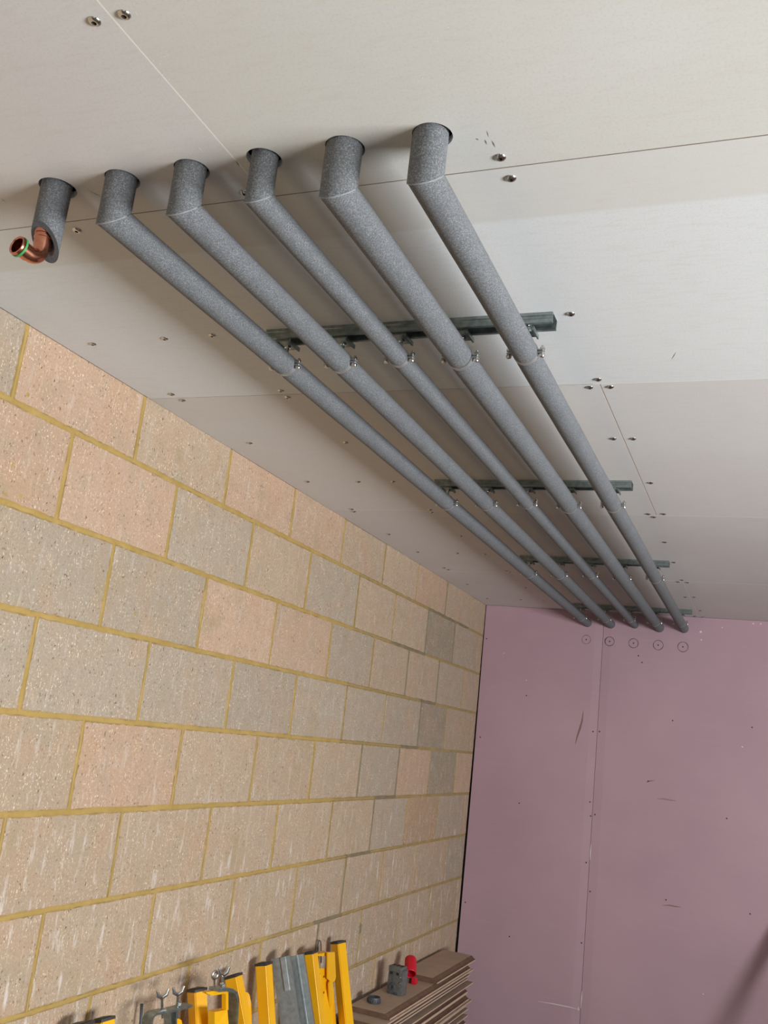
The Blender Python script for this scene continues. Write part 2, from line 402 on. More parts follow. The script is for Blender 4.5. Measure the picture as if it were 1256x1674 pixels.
def wall_left():
    rnd = random.Random(3)
    bm = bmesh.new(); lay = bm.loops.layers.float_color.new('tint')
    zs = [0.0] + [-(0.185 + 0.225 * k) for k in range(10)] + [-2.4]
    J = 0.0065
    for r in range(11):
        cuts = ROWS[r][:]
        while cuts[0] > -2.2: cuts.insert(0, cuts[0] - 0.449)
        y1s = cuts + [L - 0.004]
        nleft = len(cuts) - len(ROWS[r])
        zt = H + zs[r] - (0 if r == 0 else J); zb = H + zs[r + 1] + (0 if r == 10 else J)
        if zt - zb < 0.02: continue
        for i in range(len(cuts)):
            ya, yb = y1s[i] + J, y1s[i + 1] - J
            if i == len(cuts) - 1: yb = L - 0.004
            if yb - ya < 0.015: continue
            k = i - nleft + 1
            t = TM[TINT[r][k]] if 0 <= k < len(TINT[r]) else TM[rnd.choice('PGB')]
            j = rnd.uniform(0.94, 1.05); t = (t[0] * j, t[1] * j, t[2] * j, 1)
            # ragged outline
            pts = []
            def edge(a, b, n, jit):
                for q in range(n):
                    f = q / n; p = Vector((a[0] + (b[0] - a[0]) * f, a[1] + (b[1] - a[1]) * f))
                    s = jit if q else jit * 0.6
                    pts.append((p[0] + rnd.gauss(0, s), p[1] + rnd.gauss(0, s)))
            ny = max(3, int((yb - ya) / 0.018)); nzv = max(3, int((zt - zb) / 0.018))
            edge((ya, zb), (yb, zb), ny, 0.0009); edge((yb, zb), (yb, zt), nzv, 0.0009)
            edge((yb, zt), (ya, zt), ny, 0.0009 if r else 0.0); edge((ya, zt), (ya, zb), nzv, 0.0009)
            cy, cz = (ya + yb) / 2, (zt + zb) / 2
            dx = rnd.uniform(-0.0006, 0.0008)
            o1 = [bm.verts.new((-0.006, y, z)) for y, z in pts]
            o2 = [bm.verts.new((-0.0013 + dx, y, z)) for y, z in pts]
            o3 = [bm.verts.new((dx, y + (cy - y) * 0.0025 / max(0.01, (yb - ya) / 2), z + (cz - z) * 0.0025 / ((zt - zb) / 2))) for y, z in pts]
            fs = []
            for A, B in ((o1, o2), (o2, o3)):
                for q in range(len(A)): fs.append(bm.faces.new((A[q], A[(q + 1) % len(A)], B[(q + 1) % len(A)], B[q])))
            fs.append(bm.faces.new(o3))
            for f in fs:
                f.material_index = 0
                for l in f.loops: l[lay] = t
    # mortar bed behind and between the blocks
    box(bm, (-0.10, -2.2, 0), (-0.0022, L - 0.002, H), 1)
    # smeared mortar ridges riding over the block edges on the nearer joints
    def ridge(a, b, wdt, mi, hgt=0.0016, seg=0.03):
        a = Vector(a); b = Vector(b); ln = (b - a).length; n = max(2, int(ln / seg)); d = (b - a) / ln; nn = Vector((-d[1], d[0]))
        prev = None
        for q in range(n + 1):
            p = a + d * (ln * q / n); w1 = wdt * rnd.uniform(0.55, 1.15); w2 = wdt * rnd.uniform(0.55, 1.15)
            A = p + nn * w1; B = p - nn * w2
            cur = [bm.verts.new((-0.003, A[0], A[1])), bm.verts.new((hgt * 0.6, p[0] + nn[0] * w1 * .5, p[1] + nn[1] * w1 * .5)),
                   bm.verts.new((hgt * 0.5, p[0] - nn[0] * w2 * .5, p[1] - nn[1] * w2 * .5)), bm.verts.new((-0.003, B[0], B[1]))]
            if prev:
                for k in range(3):
                    f = bm.faces.new((prev[k], prev[k + 1], cur[k + 1], cur[k])); f.material_index = mi; f.smooth = True
            prev = cur
    for k in range(1, 9):
        z = H + zs[k]
        ridge((0.4, z - 0.001), (4.2, z - 0.001), 0.0128 if k < 6 else 0.0100, 4, 0.0007, 0.011)
        ridge((0.4, z), (3.3 if k < 7 else 2.9, z), 0.0118 if k < 6 else 0.0095, 1)
        ridge((3.3 if k < 7 else 2.9, z), (L - 0.01, z), 0.0068, 2)
    for r in range(9):
        for y in ROWS[r]:
            if y < 3.6: ridge((y, H + zs[r] - 0.002), (y + rnd.uniform(-.004, .004), H + zs[r + 1] + 0.002), 0.0125 if r == 4 else 0.0100 if r < 5 else 0.0070, 4, 0.0007, 0.011)
            if y < 3.2 and y > 0: ridge((y, H + zs[r] - 0.002), (y + rnd.uniform(-.002, .002), H + zs[r + 1] + 0.002), 0.0088 if r < 5 else 0.0062, 1)
    # the stepped line of grey repair mortar
    for k, ya, yb in ((1, 4.19, 4.87), (2, 3.74, 4.20), (3, 4.21, 4.43), (4, 4.0, 4.24), (5, 3.74, 4.0), (6, 3.50, 3.76), (7, 3.27, 3.53)):
        ridge((ya, H + zs[k]), (yb, H + zs[k]), 0.0105, 3, 0.004)
    for r, y in ((0, 4.443), (1, 4.192), (1, 4.636), (2, 3.979), (2, 4.434), (3, 4.223), (4, 3.991), (5, 3.748), (6, 3.511), (7, 3.316), (4, 3.543)):
        ridge((y, H + zs[r] - 0.004), (y, H + zs[r + 1] + 0.004), 0.0075, 3, 0.003)
    # splashes of mortar left on the faces
    def blob(px, py, ry, rz, mi):
        p = at(px, py, 0, 0.0); n = 12; c = bm.verts.new((0.0022, p.y, p.z)); ring = []
        for q in range(n):
            s = rnd.uniform(0.65, 1.2); ring.append(bm.verts.new((-0.0012, p.y + ry * s * math.cos(q * 2 * PI / n), p.z + rz * s * math.sin(q * 2 * PI / n))))
        for q in range(n):
            f = bm.faces.new((c, ring[q], ring[(q + 1) % n])); f.material_index = mi; f.smooth = True
    for b_ in ((46, 645, .008, .007, 1), (20, 760, .006, .012, 1), (34, 812, .006, .010, 1), (9, 808, .009, .006, 1), (58, 862, .003, .014, 3),
               (221, 1003, .007, .009, 1), (240, 1021, .004, .004, 1), (590, 1513, .035, .010, 3), (590, 1519, .012, .022, 3), (315, 1095, .004, .009, 3),
               (403, 1250, .004, .008, 3), (172, 1200, .004, .009, 3), (422, 968, .02, .006, 1)): blob(*b_)
    struct('wall_left', bm, [M_block, M_mortar, M_mortar_far, M_mortar_grey, M_mortar_olive])
wall_left()

# ------------------------------------------------------------------ far pink wall of fire board
def wall_back():
    bm = bmesh.new()
    def tapered(xa, xb, ta, tb, mi=0):
        # a board standing on the floor; its long edges thin down over 45 mm
        prof = [(xa, L + (0.003 if ta else 0))]
        if ta: prof.append((xa + 0.045, L + 0.0))
        if tb: prof.append((xb - 0.045, L + 0.0))
        prof += [(xb, L + (0.003 if tb else 0)), (xb, L + 0.012), (xa, L + 0.012)]
        extrude_poly(bm, [(x, y, 0.0) for x, y in prof], (0, 0, H - 0.0015), mi)
    # first board leaves an open gap against the block wall that widens downwards
    a = [(0.0035, 0.0), (0.6945, 0.0)]
    vsb = []
    for z, xl in ((0.0, 0.013), (1.35, 0.009), (2.05, 0.004), (H - 0.0015, 0.002)):
        vsb.append([bm.verts.new((xl, L, z)), bm.verts.new((0.6505, L, z)), bm.verts.new((0.6945, L + 0.003, z)), bm.verts.new((0.6945, L + 0.012, z)), bm.verts.new((xl, L + 0.012, z))])
    for A, B in zip(vsb, vsb[1:]):
        for k in range(5): bm.faces.new((A[k], A[(k + 1) % 5], B[(k + 1) % 5], B[k]))
    bm.faces.new(vsb[0]); bm.faces.new(vsb[-1])
    tapered(0.6965, 1.8965, True, True); tapered(1.8985, 3.0985, True, True); tapered(3.1005, 4.2, True, False)
    box(bm, (-0.05, L + 0.013, 0), (4.2, L + 0.06, H + 0.0), 1)
    # pencilled circles with a centre hole under each pipe
    def ring(cx, cz, r, wd, y=L - 0.0003, mi=2, a0=0, a1=2 * PI, n=36):
        pr = None
        for q in range(n + 1):
            a_ = a0 + (a1 - a0) * q / n; ww = wd * (0.7 + 0.5 * abs(math.sin(a_ * 1.5 + cx * 9)))
            cur = [bm.verts.new((cx + (r + s * ww / 2) * math.cos(a_), y, cz + (r + s * ww / 2) * math.sin(a_))) for s in (-1, 1)]
            if pr: f = bm.faces.new((pr[0], pr[1], cur[1], cur[0])); f.material_index = mi
            pr = cur
    def disc(px, py, r, mi=2, y=L - 0.0004):
        p = at(px, py, 1, L)
        f = bm.faces.new([bm.verts.new((p.x + r * math.cos(q * PI / 5), y, p.z + r * math.sin(q * PI / 5))) for q in range(10)]); f.material_index = mi
    for q, (px, py) in enumerate([(958.8, 1045.5), (997, 1048.5), (1036, 1051.5), (1076.4, 1054.6), (1116.8, 1057.5)]):
        p = at(px, py, 1, L)
        ring(p.x, p.z, 0.0245 + 0.0006 * q, 0.0028 if q else 0.002); disc(px, py, 0.0042)
    def smear(pts, wd, mi):
        pp = [at(a_, b_, 1, L) for a_, b_ in pts]; pr = None
        for i, p in enumerate(pp):
            t = (pp[min(i + 1, len(pp) - 1)] - pp[max(0, i - 1)]).normalized(); nn = Vector((-t.z, 0, t.x)); s = wd * math.sin(PI * (i + .35) / (len(pp) - .3)) / 2
            cur = [bm.verts.new((p.x + nn.x * s, L - .0003, p.z + nn.z * s)), bm.verts.new((p.x - nn.x * s, L - .0003, p.z - nn.z * s))]
            if pr: f = bm.faces.new((pr[0], pr[1], cur[1], cur[0])); f.material_index = mi
            pr = cur
    smear([(954, 1162), (952, 1178), (948, 1192), (944, 1204), (941, 1216)], 0.011, 3)
    smear([(1074, 1306), (1085, 1306), (1096, 1308), (1106, 1309)], 0.007, 4)
    smear([(1083, 1480), (1095, 1480), (1105, 1482), (1114, 1483)], 0.006, 3)
    smear([(1070, 1276), (1062, 1277), (1057, 1279)], 0.006, 3)
    for px, py, r in ((1146, 1033, .006), (1214, 1221, .004), (861, 1137 - 25, .003), (1147, 1046, .004), (1232, 1019.5, .004), (1244, 1020, .004), (1181, 1026, .003), (946, 1650, .005), (824, 1068, .003), (946, 1647, .003), (1150, 1625, .003)):
        disc(px, py, r, 5)
    smear([(880, 1637), (905, 1641), (930, 1646), (946, 1650)], 0.005, 5)
    smear([(966.5, 1380), (965.5, 1395), (965, 1407)], 0.006, 5)
    smear([(952, 1620), (951, 1632), (949.5, 1648)], 0.006, 5)
    struct('wall_back', bm, [M_pink, M_dark, M_pencil, M_smear, M_smear2, M_white])
wall_back()

# ------------------------------------------------------------------ the rest of the room (outside the frame)
bm = bmesh.new(); box(bm, (-0.1, -2.3, -0.1), (4.3, L + 0.06, 0.0)); struct('floor', bm, M_floor)
def wall_with_opening(name, plane, p0, p1, a0, a1, b0, b1, o0, o1, z0, z1):
    bm = bmesh.new()
    def bx(u0, u1, za, zb):
        if u1 - u0 < 1e-4 or zb - za < 1e-4: return
        if plane == 'x': box(bm, (p0, u0, za), (p1, u1, zb))
        else: box(bm, (u0, p0, za), (u1, p1, zb))
    bx(a0, o0, b0, b1); bx(o1, a1, b0, b1); bx(o0, o1, b0, z0); bx(o0, o1, z1, b1)
    struct(name, bm, M_wallplain)
wall_with_opening('wall_right', 'x', 4.2, 4.3, -2.2, L + 0.06, 0, H, -0.9, 3.2, 0.10, 2.1)
wall_with_opening('wall_front', 'y', -2.3, -2.2, -0.1, 4.3, 0, H, 1.3, 3.3, 0.05, 2.1)
def win_frame(name, plane, p, u0, u1, z0, z1, nmul):
    bm = bmesh.new(); t = 0.05
    def bx(a, b, c, d):
        if plane == 'x': box(bm, (p, a, c), (p + 0.05, b, d))
        else: box(bm, (a, p, c), (b, p + 0.05, d))
    bx(u0, u1, z0, z0 + t); bx(u0, u1, z1 - t, z1); bx(u0, u0 + t, z0 + t, z1 - t); bx(u1 - t, u1, z0 + t, z1 - t)
    for k in range(1, nmul): u = u0 + (u1 - u0) * k / nmul; bx(u - 0.025, u + 0.025, z0 + t, z1 - t)
    struct(name, bm, newmat('white_window_paint', srgb(232, 232, 228), 0.4)[0])
win_frame('window_1', 'x', 4.12, -0.9, 3.2, 0.10, 2.1, 2)
win_frame('door_1', 'y', -2.16, 1.3, 3.3, 0.05, 2.1, 1)

# ------------------------------------------------------------------ insulated pipes
RY = [1.422, 2.56, 3.715, 4.955]          # where the four rails cross
CY = [1.44, 2.578, 3.752, 4.985]          # where the clamps grip
side = ['leftmost, nearest the block wall', 'second from the block wall', 'thin, in the middle', 'fourth from the block wall', 'rightmost, farthest from the block wall']
PN = ['leftmost', 'second', 'thin middle', 'fourth', 'rightmost']

def pipe(i):
    x, z, r = PX[i], PZ[i] + H, PD[i] / 2
    rnd = random.Random(i)
    t = thing('insulated_pipe', 'grey foam-lagged pipe bending along the ceiling, ' + side[i - 1],
              'pipe', (x, PY, H), group='foam-lagged pipes under the ceiling')
    n = 48; z = z - H; Ln = L - PY
    # vertical sleeve, from the void down to the mitre
    bm = bmesh.new(); rings = []; rs = r * (1.03 if i != 3 else 1.02)
    zt = 0.10
    for k in range(9):
        f = k / 8; ring = []
        for a in range(n):
            an = 2 * PI * a / n; cx, cy = rs * math.cos(an), rs * math.sin(an)
            zb = z + cy  # mitre plane: z = y
            zz = zt + (zb - zt) * f + (0.0012 if k == 8 else 0)
            sq = 1 + 0.012 * math.sin(3 * an + i + zz * 40)
            ring.append(bm.verts.new((cx * sq, cy * sq, zz)))
        rings.append(ring)
    ins = [bm.verts.new((v.co.x * 0.8, v.co.y * 0.8, z + v.co.y * 0.8 + 0.003)) for v in rings[-1]]
    rings.append(ins)
    for A, B in zip(rings, rings[1:]):
        for k in range(n): bm.faces.new((A[k], A[(k + 1) % n], B[(k + 1) % n], B[k]))
    bm.faces.new(rings[0])
    obj('vertical_sleeve', bm, M_foam, t, 40)
    # horizontal sleeve
    bm = bmesh.new(); rings = []
    ysm = [k * 0.02 for k in range(0, int(Ln / 0.02))] + [Ln - 0.0006]
    for c in CY: ysm += [c - PY + d for d in (-0.016, -0.009, -0.004, 0.004, 0.009, 0.016)]
    seams = {5: [2.845], 2: [2.80, 4.0], 3: [2.80], 1: [], 4: [3.3]}[i]
    for c in seams: ysm += [c - PY - 0.003, c - PY, c - PY + 0.003]
    ysm = sorted(set(round(y, 4) for y in ysm))
    ysm = [y for y in ysm if y >= 0]
    seg = {1: 0.0, 2: 0.4, 3: 1.0, 4: 2.0, 5: 3.0}[i]
    for q, yy in enumerate(ysm):
        ring = []
        pin = max([math.exp(-((yy + PY - c) / 0.012) ** 2) for c in CY] + [0])
        sm = 1 - 0.05 * sum(math.exp(-((yy + PY - c) / 0.0025) ** 2) for c in seams)
        wob = 1 + 0.020 * noise.noise(Vector((yy * 5, i * 7.3, 0)))
        ox = 0.0018 * noise.noise(Vector((yy * 1.1, i * 3.1, 5))); oz = 0.0015 * noise.noise(Vector((yy * 1.3, i * 5.1, 9)))
        if yy < 0.25: k_ = yy / 0.25; ox *= k_; oz *= k_; wob = 1 + (wob - 1) * k_
        for a in range(n):
            an = 2 * PI * a / n
            rr = r * wob * sm * (1 - 0.075 * pin) * (1 + 0.008 * noise.noise(Vector((math.cos(an) * 2, math.sin(an) * 2, yy * 14 + i))))
            cx, cz = rr * math.cos(an), rr * math.sin(an)
            y0 = yy
            if q == 0: y0 = cz                      # cut on the mitre
            elif yy < r * 1.6: y0 = max(yy, 0) if yy > cz + 0.002 else cz + 0.002 + 0.0001 * q
            if q > 0: y0 = max(y0, ring_prev[a] + 0.0004)
            ring.append((cx + ox, y0, z + cz + oz))
        ring_prev = [p[1] for p in ring]
        rings.append([bm.verts.new(p) for p in ring])
    ins = [bm.verts.new((v.co.x * 0.8, (v.co.z - z) * 0.8 + 0.003, z + (v.co.z - z) * 0.8)) for v in rings[0]]
    rings.insert(0, ins)
    for A, B in zip(rings, rings[1:]):
        for k in range(n): bm.faces.new((A[k], A[(k + 1) % n], B[(k + 1) % n], B[k]))
    bm.faces.new(rings[-1])
    obj('horizontal_sleeve', bm, M_foam, t, 40)
    # pale compressed edge at the cut
    bm = bmesh.new(); pr = None
    for a in range(-15, 16):
        an = -PI / 2 + a * PI / 30
        cur = []
        for s, off in ((1.034, 0.0002), (1.046, 0.0014), (1.034, 0.0026)):
            cx, cy = r * s * math.cos(an), r * s * math.sin(an)
            cur.append(bm.verts.new((cx, cy, z + cy + off - 0.0006)))
        if pr:
            for k in range(2): bm.faces.new((pr[k], pr[k + 1], cur[k + 1], cur[k]))
        pr = cur
    o = obj('mitre_seam', bm, M_foam_edge, t, True); o['label'] = 'pale line where the two cut foam sleeves meet'
    return t
M_foam_edge = mat_plain('pressed_foam_edge', srgb(124, 128, 130), srgb(150, 154, 156), 200)
for i in range(1, 6): pipe(i)

# short open stub on the left with its copper elbow
def stub():
    t = thing('insulated_pipe_stub', 'short foam-lagged pipe stub with copper elbow, left of all the long pipes', 'pipe', (PX[0], PY, H))
    bm = bmesh.new(); n = 48; r = 0.0247; ri = 0.0168; zc = -0.098; rings = []
    for rad, top in ((r, True), (r, False), (ri, False), (ri, True)):
        for k in (range(8) if (top and rad == r) else [7] if rad == r else ([7] if not top else range(6, -1, -1))):
            f = k / 7; ring = []
            for a in range(n):
                an = 2 * PI * a / n; cx, cy = rad * math.cos(an), rad * math.sin(an)
                zb = zc - cy * 1.0 - cx * 0.05
                if rad == ri: zb += 0.0
                ring.append(bm.verts.new((cx * (1 + 0.01 * math.sin(2 * an + f * 3)), cy, 0.10 + (zb - 0.10) * f)))
            rings.append(ring)
            if rad == r and not top: break
    # drop the duplicated rim ring
    for A, B in zip(rings, rings[1:]):
        for k in range(n):
            f = bm.faces.new((A[k], A[(k + 1) % n], B[(k + 1) % n], B[k]))
            if A is rings[8]: f.material_index = 1
    bmesh.ops.remove_doubles(bm, verts=bm.verts[:], dist=0.00005)
    obj('foam_sleeve', bm, [M_foam, M_foam_cut], t, 40)
    # copper press elbow: down out of the sleeve, then turning toward the room
    e = bpy.data.objects.new('copper_elbow', None)
    bm = bmesh.new(); path = []; rad = []
    R_ = 0.020; zb = -0.138
    ox, oy = -0.003, -0.002
    d = Vector((-0.12, -1.0, 0.10)).normalized()
    for zz, rr in ((-0.02, 0.0125), (-0.078, 0.0125), (-0.0785, 0.0150), (-0.082, 0.0162), (-0.086, 0.0152), (-0.0865, 0.0136), (-0.089, 0.0136), (-0.0895, 0.0150), (-0.093, 0.0150), (-0.0935, 0.0138), (-0.105, 0.0138), (-0.111, 0.0125)):
        path.append(Vector((ox, oy, zz))); rad.append(rr)
    c0 = Vector((ox, oy, -0.113))
    for k in range(1, 10):
        a = k / 9 * PI / 2
        path.append(c0 + Vector((0, 0, -1)) * R_ * math.sin(a) + d * R_ * (1 - math.cos(a))); rad.append(0.0125)
    p = path[-1]
    for s, rr in ((0.002, 0.0125), (0.0025, 0.0138), (0.017, 0.0138), (0.0175, 0.0150)):
        path.append(p + d * s); rad.append(rr)
    tube(bm, path, rad, 28, cap=False)
    el = obj('copper_elbow', bm, M_copper, t, 35); el['label'] = 'bare copper press elbow'
    md = el.modifiers.new('s', 'SOLIDIFY'); md.thickness = 0.0012; md.offset = -1
    bpy.data.objects.remove(e)
    q = p + d * 0.0175
    u, v = frame_for(d)
    bm = bmesh.new()
    def ringt(c, r0, r1, ln, mi=0):
        a = []
        for (rr, s) in ((r0, 0), (r0, ln), (r1, ln), (r1, 0)):
            a.append([bm.verts.new(c + d * s + (u * math.cos(k * 2 * PI / 28) + v * math.sin(k * 2 * PI / 28)) * rr) for k in range(28)])
        for j in range(4):
            A, B = a[j], a[(j + 1) % 4]
            for k in range(28): bm.faces.new((A[k], A[(k + 1) % 28], B[(k + 1) % 28], B[k]))
    ringt(q, 0.0145, 0.0172, 0.0035)
    g = obj('green_seal_ring', bm, M_greenring, el, 40)
    bm = bmesh.new()
    def ringc(c):
        pr = []
        for (rr, s) in ((0.0126, 0.0), (0.0126, 0.0075), (0.0140, 0.0090), (0.0160, 0.0085), (0.0167, 0.0060), (0.0162, 0.0036), (0.0126, 0.0036)):
            pr.append([bm.verts.new(c + d * s + (u * math.cos(k * 2 * PI / 28) + v * math.sin(k * 2 * PI / 28)) * rr) for k in range(28)])
        for A, B in zip(pr, pr[1:]):
            for k in range(28): bm.faces.new((A[k], A[(k + 1) % 28], B[(k + 1) % 28], B[k]))
    ringc(q)
    obj('bead', bm, M_copper, el, 40)
stub()

# ------------------------------------------------------------------ strut rails and clamps
RN = ['nearest', 'second', 'third', 'farthest']
def rail(k):
    t = thing('strut_rail', f'{RN[k]} galvanised steel channel rail across the ceiling above the lagged pipes' if k < 3 else
              'farthest galvanised steel channel rail on the ceiling, close to the pink wall', 'rail', (0.565, RY[k], H), group='channel rails on the ceiling')
    w_, h_, th, lip, inn = 0.0205, 0.0215, 0.0022, 0.0075, 0.005
    prof = [(-w_, -0.0003), (w_, -0.0003), (w_, -0.006), (w_ - 0.0016, -0.0075), (w_ - 0.0016, -0.0125), (w_, -0.014), (w_, -h_), (w_ - lip, -h_), (w_ - lip, -h_ + inn), (w_ - lip + th, -h_ + inn), (w_ - lip + th, -h_ + th), (w_ - th - 0.0016, -h_ + th),
            (w_ - th - 0.0016, -th), (-w_ + th + 0.0016, -th), (-w_ + th + 0.0016, -h_ + th), (-w_ + lip - th, -h_ + th), (-w_ + lip - th, -h_ + inn), (-w_ + lip, -h_ + inn), (-w_ + lip, -h_), (-w_, -h_), (-w_, -0.014), (-w_ + 0.0016, -0.0125), (-w_ + 0.0016, -0.0075), (-w_, -0.006)]
    bm = bmesh.new(); extrude_poly(bm, [(0, a, b) for a, b in prof], (0.622, 0, 0))
    obj('channel', bm, M_galv, t)
    return t
for k in range(4): rail(k)

def clamp_parts(t, r, z):
    """t stands on the ceiling above the pipe; z = pipe centre below it"""
    # square bracket hooked over the rail lips
    bm = bmesh.new()
    box(bm, (-0.018, -0.0225, -0.0255), (0.018, 0.0225, -0.0222)); 
    box(bm, (-0.018, -0.0225, -0.0305), (-0.0150, 0.0225, -0.0255)); box(bm, (0.0150, -0.0225, -0.0305), (0.018, 0.0225, -0.0255))
    pl = obj('slide_plate', bm, M_galv, t)
    bm = bmesh.new(); lathe(bm, [(0, -0.0255), (0.0075, -0.0255), (0.0075, -0.031), (0, -0.031)], 6, 2); obj('nut', bm, M_zinc, pl)
    bm = bmesh.new(); lathe(bm, [(0.004, -0.004), (0.004, z + r + 0.002), (0, z + r + 0.002)], 14, 2); obj('threaded_stud', bm, M_zinc, t, 40)
    # upper and lower half bands
    wd = 0.0105; n = 22
    for nm, a0, a1 in (('upper_band', 0.11, PI - 0.11), ('lower_band', PI + 0.11, 2 * PI - 0.11)):
        bm = bmesh.new(); pr = None
        pts = []
        s0 = a0; s1 = a1
        lug = 0.0125
        ra = r - 0.0004
        pA = (math.cos(s0) * ra, math.sin(s0) * ra); pB = (math.cos(s1) * ra, math.sin(s1) * ra)
        sg = 1 if nm == 'upper_band' else -1
        if sg > 0:
            pts = [(pA[0] + lug, pA[1])] + [(pA[0] + 0.001, pA[1])] + [(math.cos(s0 + (s1 - s0) * q / n) * ra, math.sin(s0 + (s1 - s0) * q / n) * ra) for q in range(n + 1)] + [(pB[0] - 0.001, pB[1]), (pB[0] - lug, pB[1])]
        else:
            pts = [(pA[0] - lug, pA[1])] + [(pA[0] - 0.001, pA[1])] + [(math.cos(s0 + (s1 - s0) * q / n) * ra, math.sin(s0 + (s1 - s0) * q / n) * ra) for q in range(n + 1)] + [(pB[0] + 0.001, pB[1]), (pB[0] + lug, pB[1])]
        strap(bm, [(a, 0, b + z) for a, b in pts], (0, wd * 1.15, 0), 0.0014)
        b_ = obj(nm, bm, M_band, t, 40)
    for sx in (-1, 1):
        bm = bmesh.new(); cx = sx * (r + 0.0082)
        lathe(bm, [(0, z - 0.0115), (0.0042, z - 0.0110), (0.0055, z - 0.0085), (0.0055, z - 0.0062), (0.0026, z - 0.0060), (0.0026, z + 0.0125), (0, z + 0.0135)], 14, 2, (cx, 0, 0))
        lathe(bm, [(0.0026, z + 0.0045), (0.0052, z + 0.0045), (0.0052, z + 0.0085), (0.0026, z + 0.0085)], 6, 2, (cx, 0, 0))
        obj('clamp_screw', bm, M_screw, t, 35)

def clone(root):
    c = root.copy(); COL.objects.link(c)
    for ch in root.children:
        d = ch.copy(); COL.objects.link(d); d.parent = c
        for g in ch.children:
            e = g.copy(); COL.objects.link(e); e.parent = d
    return c
PHR = ['leftmost long pipe', 'second long pipe from the left', 'thin middle pipe', 'second pipe from the right', 'rightmost pipe']
for i in range(1, 6):
    proto = None
    for k in range(4):
        lab = f'zinc ring clamp on the {RN[k]} rail, holding the {PHR[i - 1]}'
        if proto is None:
            t = thing('pipe_clamp', lab, 'pipe clamp', (PX[i], CY[k], H), group='ring clamps under the rails'); proto = t
            clamp_parts(t, PD[i] / 2, PZ[i])
        else:
            t = clone(proto); t['label'] = lab
        t.location = (PX[i], RY[k] + 0.012, H)

# ------------------------------------------------------------------ ceiling screws
SCR = [(0.795, 0.532), (0.840, 0.532), (1.214, 0.908), (1.216, 0.961), (0.791, 0.915), (0.416, 0.961), (0.089, 1.418), (0.295, 1.413), (0.422, 1.412), (0.091, 1.744),
       (0.096, 1.789), (0.42, 1.745), (0.415, 1.792), (0.099, 2.154), (0.418, 2.159), (1.218, 1.416), (1.216, 1.746), (1.19, 1.791), (1.236, 1.792), (1.19, 2.153),
       (1.24, 2.155), (1.239, 2.563), (0.091, 2.572), (0.284, 2.569), (0.411, 2.566), (0.096, 2.944), (0.09, 2.981), (0.416, 2.932), (0.41, 2.968), (1.19, 2.937),
       (1.24, 2.933), (1.204, 2.977), (1.203, 3.356), (1.204, 3.724), (1.204, 4.109), (1.184, 4.157), (1.223, 4.162), (0.406, 3.351), (0.284, 3.696), (0.409, 3.701),
       (0.105, 4.055), (0.112, 4.10), (0.413, 4.065), (0.418, 4.105), (0.09, 4.495), (0.399, 4.52), (0.279, 4.91), (0.403, 4.911), (0.079, 4.932), (0.094, 3.701), (1.185, 4.557),
       (1.226, 4.545), (1.228, 4.954), (1.186, 5.165), (1.228, 5.172), (0.088, 3.356)]
def row_phrase(y):
    for lo, hi, s in ((0, .6, 'before all the pipes'), (.6, .934, 'just before the first cross joint'), (.934, 1.1, 'just beyond the first cross joint'),
                      (1.1, 1.6, 'level with the nearest rail'), (1.6, 1.774, 'just before the second cross joint'), (1.774, 1.9, 'just beyond the second cross joint'),
                      (1.9, 2.3, 'between nearest and second rails'), (2.3, 2.7, 'level with the second rail'), (2.7, 2.957, 'just before the third cross joint'),
                      (2.957, 3.1, 'just beyond the third cross joint'), (3.1, 3.5, 'between second and third rails'), (3.5, 3.9, 'level with the third rail'),
                      (3.9, 4.085, 'just before the fourth cross joint'), (4.085, 4.135, 'touching the fourth cross joint'), (4.135, 4.2, 'just beyond the fourth cross joint'),
                      (4.2, 4.7, 'between third and farthest rails'), (4.7, 5.05, 'level with the farthest rail'), (5.05, 5.3, 'at the pink wall')):
        if lo <= y < hi:
            return s
def col_phrase(x):
    if x < 0.2: return 'close to the block wall'
    if x < 0.35: return 'between block wall and leftmost pipe'
    if x < 0.5: return 'left of the leftmost long pipe'
    if x < 0.815: return 'left of the lengthwise joint'
    if x < 0.9: return 'right of the lengthwise joint'
    if x < 1.2: return 'right of the pipes, left of its pair'
    if x > 1.222: return 'right of the pipes, right of its pair'
    return 'right of the pipes'
bm = bmesh.new()
lathe(bm, [(0.0030, 0.0), (0.0080, 0.0), (0.0084, -0.0006), (0.0078, -0.0018), (0.0060, -0.0032), (0.0040, -0.0037), (0.0034, -0.0036), (0.0030, -0.0016), (0, -0.0014)], 24, 2)
for f in bm.faces:
    c = f.calc_center_median()
    if math.hypot(c.x, c.y) < 0.0033: f.material_index = 1
scr0 = obj('ceiling_screw', bm, [M_screw, M_socket], None, 30)
first = True
for (x, y) in SCR:
    o = scr0 if first else scr0.copy()
    if not first: COL.objects.link(o)
    first = False
    o.location = (x, y, H - 0.00005); o.rotation_euler = (random.uniform(-.03, .03), random.uniform(-.03, .03), random.uniform(0, 6))
    tag(o, f'ceiling screw {col_phrase(x)}, {row_phrase(y)}', 'screw', 'pan-head screws in the ceiling boards')

